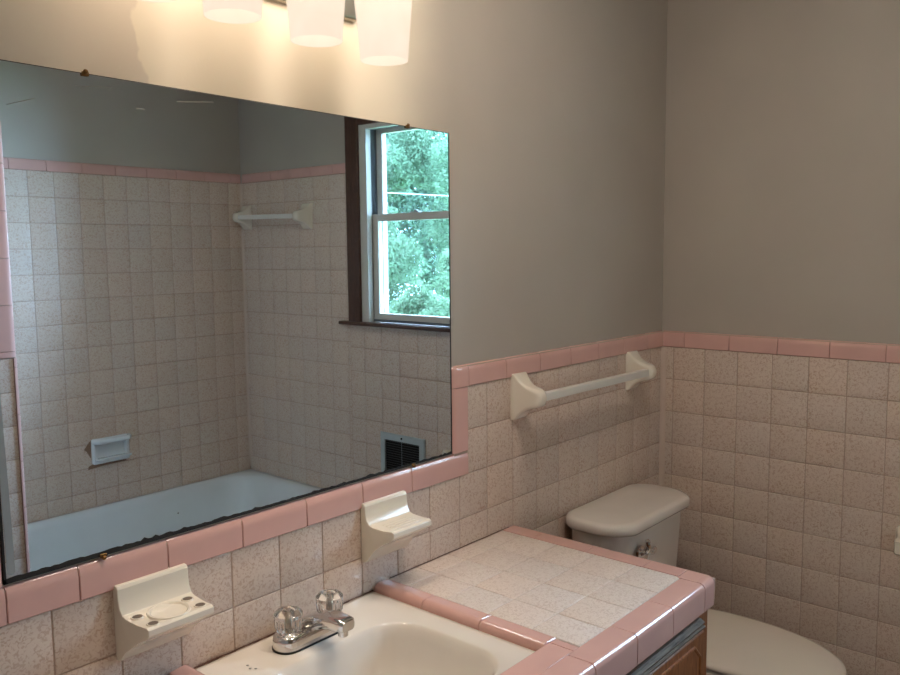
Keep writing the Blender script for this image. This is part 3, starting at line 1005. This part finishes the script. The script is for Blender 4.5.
# flush lever
lx, lz = TX - 0.116, ZR - 0.520
ly = -0.208
bm = bmesh.new()
lathe(bm, [(0.020, 0.0), (0.019, 0.006), (0.012, 0.010), (0.009, 0.022), (0.0001, 0.024)], (lx, ly + 0.006, lz), (0, -1, 0), 20)
lv = obj('flush_lever', bm, M['chrome'], tt, 'chrome flush lever')
bm = bmesh.new()
for ang, L in ((0.1, 0.038), (PI / 2 + 0.1, 0.036), (PI + 0.1, 0.046)):
    dx, dz = math.cos(ang), math.sin(ang)
    tube(bm, [(lx, ly - 0.014, lz), (lx + dx * L * 0.5, ly - 0.022, lz + dz * L * 0.5), (lx + dx * L, ly - 0.020, lz + dz * L)], [0.006, 0.008, 0.009], 10)
    lathe(bm, [(0.0001, -0.008), (0.006, -0.006), (0.009, 0.0), (0.006, 0.006), (0.0001, 0.008)], (lx + dx * L, ly - 0.020, lz + dz * L), (0, -1, 0), 12)
obj('handle', bm, M['chrome'], lv)


def egg(hx, yb, yf, z, n=44, sq=0.0):
    out = []
    ym = yb - (yb - yf) * 0.42
    for k in range(n):
        a = 2 * PI * k / n
        c, s = math.cos(a), math.sin(a)
        if s >= 0:
            e = 0.62
            x = hx * math.copysign(abs(c) ** e, c); y = ym + (yb - ym) * (abs(s) ** e)
        else:
            x = hx * c; y = ym + (ym - yf) * s
        out.append((TX + x, y, z))
    return out


bm = bmesh.new()
loft(bm, [egg(0.115, -0.10, -0.52, 0.0), egg(0.118, -0.10, -0.53, 0.02), egg(0.100, -0.12, -0.50, 0.08), egg(0.098, -0.13, -0.50, 0.16), egg(0.125, -0.12, -0.56, 0.25),
          egg(0.152, -0.10, -0.665, 0.34), egg(0.164, -0.06, -0.698, 0.385), egg(0.168, -0.055, -0.706, 0.404), egg(0.166, -0.055, -0.704, 0.411)])
obj('bowl', bm, M['bone'], tt, angle=60)
bm = bmesh.new()
loft(bm, [egg(0.168, -0.218, -0.714, 0.4125), egg(0.172, -0.214, -0.718, 0.417), egg(0.172, -0.214, -0.718, 0.426), egg(0.168, -0.218, -0.714, 0.430)])
obj('seat', bm, M['bone_seat'], tt, angle=60)
bm = bmesh.new()
sl = ZR - 0.752
loft(bm, [egg(0.168, -0.218, -0.716, 0.4345), egg(0.173, -0.213, -0.721, 0.438), egg(0.174, -0.2125, -0.722, 0.444), egg(0.171, -0.215, -0.719, sl - 0.0025), egg(0.160, -0.226, -0.707, sl), egg(0.10, -0.30, -0.62, sl + 0.003), egg(0.03, -0.40, -0.47, sl + 0.0035)])
obj('lid', bm, M['bone_seat'], tt, angle=60)
for s in (-1, 1):
    bm = bmesh.new()
    tube(bm, [(TX + s * 0.075 - 0.022, -0.222, 0.437), (TX + s * 0.075 + 0.022, -0.222, 0.437)], 0.010, 14)
    box(bm, TX + s * 0.075 - 0.012, TX + s * 0.075 + 0.012, -0.232, -0.212, 0.4115, 0.434)
    obj('hinge', bm, M['bone_seat'], tt)
bm = bmesh.new()
tube(bm, bez((TX - 0.15, -0.09, 0.41), (TX - 0.15, -0.09, 0.3), (TX - 0.2, -0.03, 0.25), (TX - 0.2, -0.03, 0.16)), 0.005, 10)
lathe(bm, [(0.012, 0.0), (0.012, 0.03), (0.0001, 0.032)], (TX - 0.2, -0.001, 0.16), (0, -1, 0), 14)
obj('supply_line', bm, M['chrome'], tt)

# ------------------------------------------------------- toilet paper holder
tp = thing('toilet_paper_holder', 'cream ceramic toilet paper holder on the tile past the toilet lid', 'toilet paper holder', (0, -0.80, ZR - 0.505))
for s, yy in ((1, -0.760), (-1, -0.920)):
    bm = bmesh.new()
    rings = []
    for o, a in ((0.0, 1.0), (0.008, 1.0), (0.014, 0.82), (0.03, 0.62), (0.05, 0.55), (0.07, 0.55), (0.078, 0.42)):
        rings.append([(-o, yy + q[0], ZR - 0.508 + q[1]) for q in rrect(0, 0, 0.026 * a, 0.042 * a, 0.012 * a, 0, 4)])
    loft(bm, rings)
    obj('post', bm, M['porcelain'], tp)
bm = bmesh.new()
tube(bm, [(-0.058, -0.773, ZR - 0.508), (-0.058, -0.908, ZR - 0.508)], 0.009, 16)
obj('roller', bm, M['bar'], tp)

# ---------------------------------------------------------------- wall vent
VY0, VY1, VZ0, VZ1 = -1.363, -1.093, ZR - 0.690, ZR - 0.478
vt = thing('wall_vent', 'grey metal louvred air vent low on the tile under the window', 'vent', (0, (VY0 + VY1) / 2, VZ0))
bm = bmesh.new()
e = 0.030
O_ = [(VY0, VZ0), (VY1, VZ0), (VY1, VZ1), (VY0, VZ1)]
I_ = [(VY0 + e, VZ0 + e), (VY1 - e, VZ0 + e), (VY1 - e, VZ1 - e), (VY0 + e, VZ1 - e)]
loft(bm, [[(-0.001, a, b) for a, b in O_], [(-0.006, a, b) for a, b in O_], [(-0.010, a + (0.004 if a == VY0 else -0.004), b + (0.004 if b == VZ0 else -0.004)) for a, b in O_],
          [(-0.010, a, b) for a, b in I_], [(-0.002, a, b) for a, b in I_]], False, False)
obj('frame', bm, M['grey_metal'], vt, smooth=False)
obj('backing', B(-0.0018, -0.0008, VY0 + 0.02, VY1 - 0.02, VZ0 + 0.02, VZ1 - 0.02), M['dark'], vt, 'dark sheet standing for the shade behind the louvres', smooth=False)  # shade behind the louvres painted as a dark sheet
ns = 14
for k in range(ns):
    z = VZ0 + e + (VZ1 - VZ0 - 2 * e) * (k + 0.5) / ns
    bm = bmesh.new()
    loft(bm, [[(-0.0020, a, z - 0.002), (-0.0090, a, z + 0.0022), (-0.0090, a, z + 0.0030), (-0.0020, a, z - 0.0010)] for a in (VY0 + e + 0.001, VY1 - e - 0.001)])
    obj('louvre', bm, M['louvre'], vt, smooth=False)
bm = bmesh.new()
for a in (0.5,):
    y = VY0 + e + (VY1 - VY0 - 2 * e) * a
    box(bm, -0.0098, -0.0092, y - 0.0006, y + 0.0006, VZ0 + e, VZ1 - e)
obj('brace', bm, M['grey_metal'], vt, smooth=False)
bm = bmesh.new()
lathe(bm, [(0.005, 0.0), (0.0045, 0.002), (0.0001, 0.003)], (-0.010, (VY0 + VY1) / 2, VZ1 - 0.015), (-1, 0, 0), 12)
obj('screw', bm, M['dark'], vt)

# ------------------------------------------------------------------ bathtub
tb = thing('bathtub', 'white enamelled bathtub filling the tiled alcove, seen in the mirror', 'bathtub', (-0.745, -1.96, 0))
TZ = ZR - 0.815
bx0, bx1, by0, by1 = XT + 0.0015, -0.0015, YF + 0.0015, -1.585
tcx, tcy, thx, thy = (bx0 + bx1) / 2, (by0 + by1) / 2, (bx1 - bx0) / 2, (by1 - by0) / 2
rr_ = lambda x0, x1, y0, y1, r, z: rrect((x0 + x1) / 2, (y0 + y1) / 2, (x1 - x0) / 2, (y1 - y0) / 2, r, z, 10)
bm = bmesh.new()
loft(bm, [rr_(bx0, bx1, by0, by1, 0.006, 0.0), rr_(bx0, bx1, by0, by1, 0.006, TZ - 0.02), rr_(bx0, bx1, by0, by1, 0.010, TZ - 0.004), rr_(bx0 + 0.004, bx1 - 0.004, by0 + 0.004, by1 - 0.006, 0.012, TZ),
          rr_(bx0 + 0.055, bx1 - 0.045, by0 + 0.030, by1 - 0.070, 0.20, TZ + 0.001), rr_(bx0 + 0.066, bx1 - 0.056, by0 + 0.040, by1 - 0.080, 0.20, TZ - 0.006), rr_(bx0 + 0.075, bx1 - 0.072, by0 + 0.048, by1 - 0.090, 0.19, TZ - 0.03),
          rr_(bx0 + 0.09, bx1 - 0.15, by0 + 0.075, by1 - 0.115, 0.16, TZ - 0.19), rr_(bx0 + 0.105, bx1 - 0.20, by0 + 0.10, by1 - 0.135, 0.14, TZ - 0.27), rr_(bx0 + 0.15, bx1 - 0.27, by0 + 0.14, by1 - 0.175, 0.12, TZ - 0.305),
          rr_(bx0 + 0.3, bx1 - 0.45, by0 + 0.25, by1 - 0.29, 0.06, TZ - 0.312)], False, True)
obj('basin', bm, M['tub'], tb, angle=50)
bm = bmesh.new()
lathe(bm, [(0.0001, 0.003), (0.02, 0.003), (0.024, 0.0)], (bx0 + 0.28, tcy, TZ - 0.311), (0, 0, 1), 20)
obj('drain', bm, M['chrome'], tb)
bm = bmesh.new()
lathe(bm, [(0.0001, 0.0008), (0.003, 0.0008), (0.004, 0.0)], (-0.48, YF + 0.0722, TZ - 0.11), (0, 1, 0), 10)
obj('chip', bm, M['stain'], tb, 'small rust chip in the enamel')

# ------------------------------------------------------------------- window
wn = thing('window_1', None, None, (0.03, (WY0 + WY1) / 2, WZ0), kind='structure')
bm = bmesh.new()
CW = 0.079
box(bm, -0.012, PL, WY0 - CW, WY0 + 0.002, WZ0 + 0.010, WZ1 + CW)
box(bm, -0.012, PL, WY1 - 0.002, WY1 + CW, WZ0 + 0.010, WZ1 + CW)
box(bm, -0.012, PL, WY0 + 0.002, WY1 - 0.002, WZ1 - 0.002, WZ1 + CW)
bevel(obj('casing', bm, M['casing'], wn), 0.004, 2)
bevel(obj('stool', B(-0.034, 0.030, WY0 - CW - 0.046, WY1 + CW + 0.046, WZ0 - 0.004, WZ0 + 0.012), M['casing'], wn), 0.005, 3)
# white frame lining the opening
bm = bmesh.new()
fd0, fd1 = PL - 0.006, 0.135
fw = 0.046
box(bm, fd0, 0.030, WY0, WY0 + fw, WZ0 + 0.012, WZ1)
box(bm, fd0, 0.030, WY1 - fw, WY1, WZ0 + 0.012, WZ1)
box(bm, fd0, 0.030, WY0 + fw, WY1 - fw, WZ1 - 0.022, WZ1)
bevel(obj('window_frame', bm, M['white_frame'], wn), 0.0015, 2)
bm = bmesh.new()
box(bm, 0.030, fd1, WY0, WY0 + fw - 0.008, WZ0 + 0.012, WZ1)
box(bm, 0.030, fd1, WY1 - fw + 0.008, WY1, WZ0 + 0.012, WZ1)
box(bm, 0.030, fd1, WY0, WY1, WZ1 - 0.018, WZ1)
box(bm, 0.030, fd1, WY0, WY1, WZ0 + 0.012, WZ0 + 0.024)
for y in (WY0 + fw - 0.008, WY1 - fw + 0.008):
    box(bm, 0.062, 0.068, y - 0.006, y + 0.006, WZ0 + 0.02, WZ1 - 0.018)
    box(bm, 0.098, 0.104, y - 0.008, y + 0.008, WZ0 + 0.02, WZ1 - 0.018)
bevel(obj('outer_frame', bm, M['outer'], wn, 'outer frame coloured darker to offset the bright skylight'), 0.0015, 2)
ZM = WZ0 + 0.476


def sash(name, x0, x1, z0, z1, sw, rb, rt):
    a, b = WY0 + fw - 0.005, WY1 - fw + 0.005
    bm = bmesh.new()
    box(bm, x0, x1, a, a + sw, z0, z1)
    box(bm, x0, x1, b - sw, b, z0, z1)
    box(bm, x0, x1, a + sw, b - sw, z0, z0 + rb)
    box(bm, x0, x1, a + sw, b - sw, z1 - rt, z1)
    s = bevel(obj(name, bm, M['white_frame'], wn), 0.002, 2)
    xm = (x0 + x1) / 2
    obj('pane', B(xm - 0.002, xm + 0.002, a + sw - 0.003, b - sw + 0.003, z0 + rb - 0.003, z1 - rt + 0.003), M['pane'], s, smooth=False)
    return s


ls = sash('lower_sash', 0.036, 0.061, WZ0 + 0.014, ZM + 0.016, 0.036, 0.036, 0.032)
us_ = sash('upper_sash', 0.069, 0.096, ZM - 0.012, WZ1 - 0.016, 0.034, 0.026, 0.022)
bm = bmesh.new()
box(bm, 0.030, 0.050, -1.196, -1.146, ZM + 0.016, ZM + 0.022)
lathe(bm, [(0.010, 0.0), (0.010, 0.006), (0.0001, 0.008)], (0.042, -1.171, ZM + 0.022), (0, 0, 1), 14)
obj('sash_lock', bm, M['grey_metal'], ls)

# ------------------------------------------------------------------ outdoors
setp(obj('ground', B(0.15, 16.0, -18.0, 8.0, -0.75, -0.35), M['lawn'], smooth=False), kind='structure')


def foliage(name, parent, mat, blobs, n, size, seed):
    """leaf quads scattered through ellipsoid clumps"""
    g = np.random.default_rng(seed)
    w = np.array([b[3] * b[4] * b[5] for b in blobs]); w = w / w.sum()
    idx = g.choice(len(blobs), n, p=w)
    bb = np.array(blobs)[idx]
    d = g.normal(size=(n, 3)); d /= np.linalg.norm(d, axis=1, keepdims=True)
    rad = g.random(n) ** 0.38
    rad *= 1 + 0.16 * np.sin(d[:, 0] * 7 + bb[:, 0] * 3) * np.cos(d[:, 2] * 6 + bb[:, 1] * 5)
    c = bb[:, :3] + d * rad[:, None] * bb[:, 3:]
    u = g.normal(size=(n, 3)); u /= np.linalg.norm(u, axis=1, keepdims=True)
    t = g.normal(size=(n, 3)); v = np.cross(u, t); v /= np.linalg.norm(v, axis=1, keepdims=True)
    L = size * (0.6 + 0.8 * g.random(n))[:, None]
    nrm = np.cross(u, v)
    P4 = np.stack([c - u * L, c + v * L * 0.42 + nrm * L * 0.12, c + u * L, c - v * L * 0.42 + nrm * L * 0.12], 1).reshape(-1, 3)
    org = np.array(WORLD[parent.name])
    me = bpy.data.meshes.new(name)
    me.vertices.add(4 * n); me.loops.add(4 * n); me.polygons.add(n)
    me.vertices.foreach_set('co', (P4 - org).astype(np.float32).ravel())
    me.loops.foreach_set('vertex_index', np.arange(4 * n, dtype=np.int32))
    me.polygons.foreach_set('loop_start', np.arange(0, 4 * n, 4, dtype=np.int32))
    me.update(calc_edges=True); me.validate()
    me.materials.append(mat)
    o = bpy.data.objects.new(name, me); COL.objects.link(o); o.parent = parent
    WORLD[o.name] = WORLD[parent.name]
    return o


def plant(name, label, cat, base, blobs, n, size, mat, seed, trunk=None, group=None):
    t = thing(name, label, cat, base, group)
    B_ = [(base[0] + b[0], base[1] + b[1], base[2] + b[2], *b[3:]) for b in blobs]
    foliage('foliage', t, mat, B_, n, size, seed)
    if trunk:
        bm = bmesh.new()
        r, h = trunk
        tube(bm, [(base[0], base[1], base[2]), (base[0] + 0.05, base[1] + 0.04, base[2] + h * 0.5), (base[0], base[1] - 0.05, base[2] + h)], [r, r * 0.75, r * 0.4], 10)
        for b in B_[:5]:
            tube(bm, [(base[0], base[1], base[2] + h * 0.45), ((base[0] + b[0]) / 2, (base[1] + b[1]) / 2, (base[2] + h * 0.5 + b[2]) / 2 + 0.1), b[:3]], [r * 0.5, r * 0.3, r * 0.1], 7)
        obj('trunk', bm, M['bark'], t)
    return t


G0 = -0.35


def clumps(seed, n, dx, dy, z0, z1, r0, r1):
    g = random.Random(seed)
    out = []
    for k in range(n):
        f = (k + g.random()) / n
        z = z0 + (z1 - z0) * f
        sp = 1 - 0.45 * f
        out.append((g.uniform(-dx, dx) * sp, g.uniform(-dy, dy) * sp, z, *(g.uniform(r0, r1) * q for q in (1, 1, g.uniform(0.5, 0.9)))))
    return out


plant('tree', 'leafy green tree with light showing between its branches, outside the window', 'tree', (7.3, -7.6, G0),
      clumps(4, 44, 1.0, 2.6, 0.3, 4.0, 0.25, 0.75), 130000, 0.032, M['leaf_tree'], 1, (0.07, 1.1))
plant('tree', 'darker dense tree standing behind the leafy one, outside the window', 'tree', (12.6, -12.6, G0),
      clumps(5, 44, 1.4, 5.2, 0.4, 5.2, 0.6, 1.4), 110000, 0.055, M['leaf_dark'], 2, (0.2, 2.6))
plant('bush', 'pale green bush filling the lower window pane', 'bush', (4.4, -4.7, G0),
      clumps(6, 30, 0.65, 1.25, 0.15, 1.75, 0.14, 0.42), 90000, 0.024, M['leaf_pale'], 3)
plant('bush', 'small dry brownish bush beside the pale green one, outside the window', 'bush', (4.6, -6.75, G0),
      clumps(7, 16, 0.4, 0.5, 0.15, 1.9, 0.10, 0.32), 24000, 0.024, M['leaf_dry'], 4)
bm = bmesh.new()
tube(bm, [(3.0, -9.0 + 0.4 * k, 2.090 + (-4.497 + 9.0 - 0.4 * k) * 0.088) for k in range(29)], 0.0035, 8)
setp(obj('overhead_cable', bm, M['cord'], origin=(3.0, -4.0, 2.05)), 'thin pale cable crossing the greenery outside the upper pane', 'cable')

# ------------------------------------------------------------------- lights
w = bpy.data.worlds.new('sky'); scene.world = w; w.use_nodes = True
nt = w.node_tree
bg = nt.nodes['Background']
bg.inputs[0].default_value = C_SKY
# hazy sky; the brighter side is added to light the tub wall
wtc = nt.nodes.new('ShaderNodeTexCoord')
wdot = nt.nodes.new('ShaderNodeVectorMath'); wdot.operation = 'DOT_PRODUCT'
wdot.inputs[1].default_value = Vector((0.62, 0.76, 0.22)).normalized()
nt.links.new(wtc.outputs['Generated'], wdot.inputs[0])
wmr = nt.nodes.new('ShaderNodeMapRange'); wmr.interpolation_type = 'SMOOTHSTEP'
nt.links.new(wdot.outputs['Value'], wmr.inputs[0])
wmr.inputs[1].default_value = 0.45; wmr.inputs[2].default_value = 0.97
wmr.inputs[3].default_value = E_SKY; wmr.inputs[4].default_value = E_SKY * 3.4
nt.links.new(wmr.outputs[0], bg.inputs[1])
sd = bpy.data.lights.new('sun', 'SUN'); sd.energy = E_SUN; sd.angle = 0.3; sd.color = (1, 0.97, 0.9)
so = bpy.data.objects.new('sun', sd); COL.objects.link(so)
so.rotation_euler = Vector((0.45, -0.35, -0.85)).to_track_quat('-Z', 'Y').to_euler()
so.location = (3, 0, 8)
pd = bpy.data.lights.new('daylight_portal', 'AREA'); pd.shape = 'RECTANGLE'; pd.size = WZ1 - WZ0; pd.size_y = WY1 - WY0
pd.cycles.is_portal = True
po = bpy.data.objects.new('daylight_portal', pd); COL.objects.link(po)
po.location = (0.16, (WY0 + WY1) / 2, (WZ0 + WZ1) / 2)
po.rotation_euler = (0, PI / 2, 0)

# ------------------------------------------------------------------- camera
cd = bpy.data.cameras.new('camera')
cd.sensor_width = 36.0; cd.sensor_fit = 'HORIZONTAL'
cd.lens = 833.28 * 36.0 / 900.0
cd.clip_start = 0.02
cam = bpy.data.objects.new('camera', cd); COL.objects.link(cam)
Rt = Vector((0.6521108, -0.7580598, -0.0098428)); Fw = Vector((0.7532785, 0.6493541, -0.1044544)); Up = Vector((0.0855741, 0.0607015, 0.9944810))
cam.matrix_world = Matrix(((Rt.x, Up.x, -Fw.x, -2.591238), (Rt.y, Up.y, -Fw.y, -1.28357), (Rt.z, Up.z, -Fw.z, ZR + 0.330792), (0, 0, 0, 1)))
scene.camera = cam

vs_ = scene.view_settings
vs_.view_transform = 'Standard'
vs_.look = 'None'
vs_.exposure = 0.0
vs_.gamma = 1.0
vs_.use_curve_mapping = False
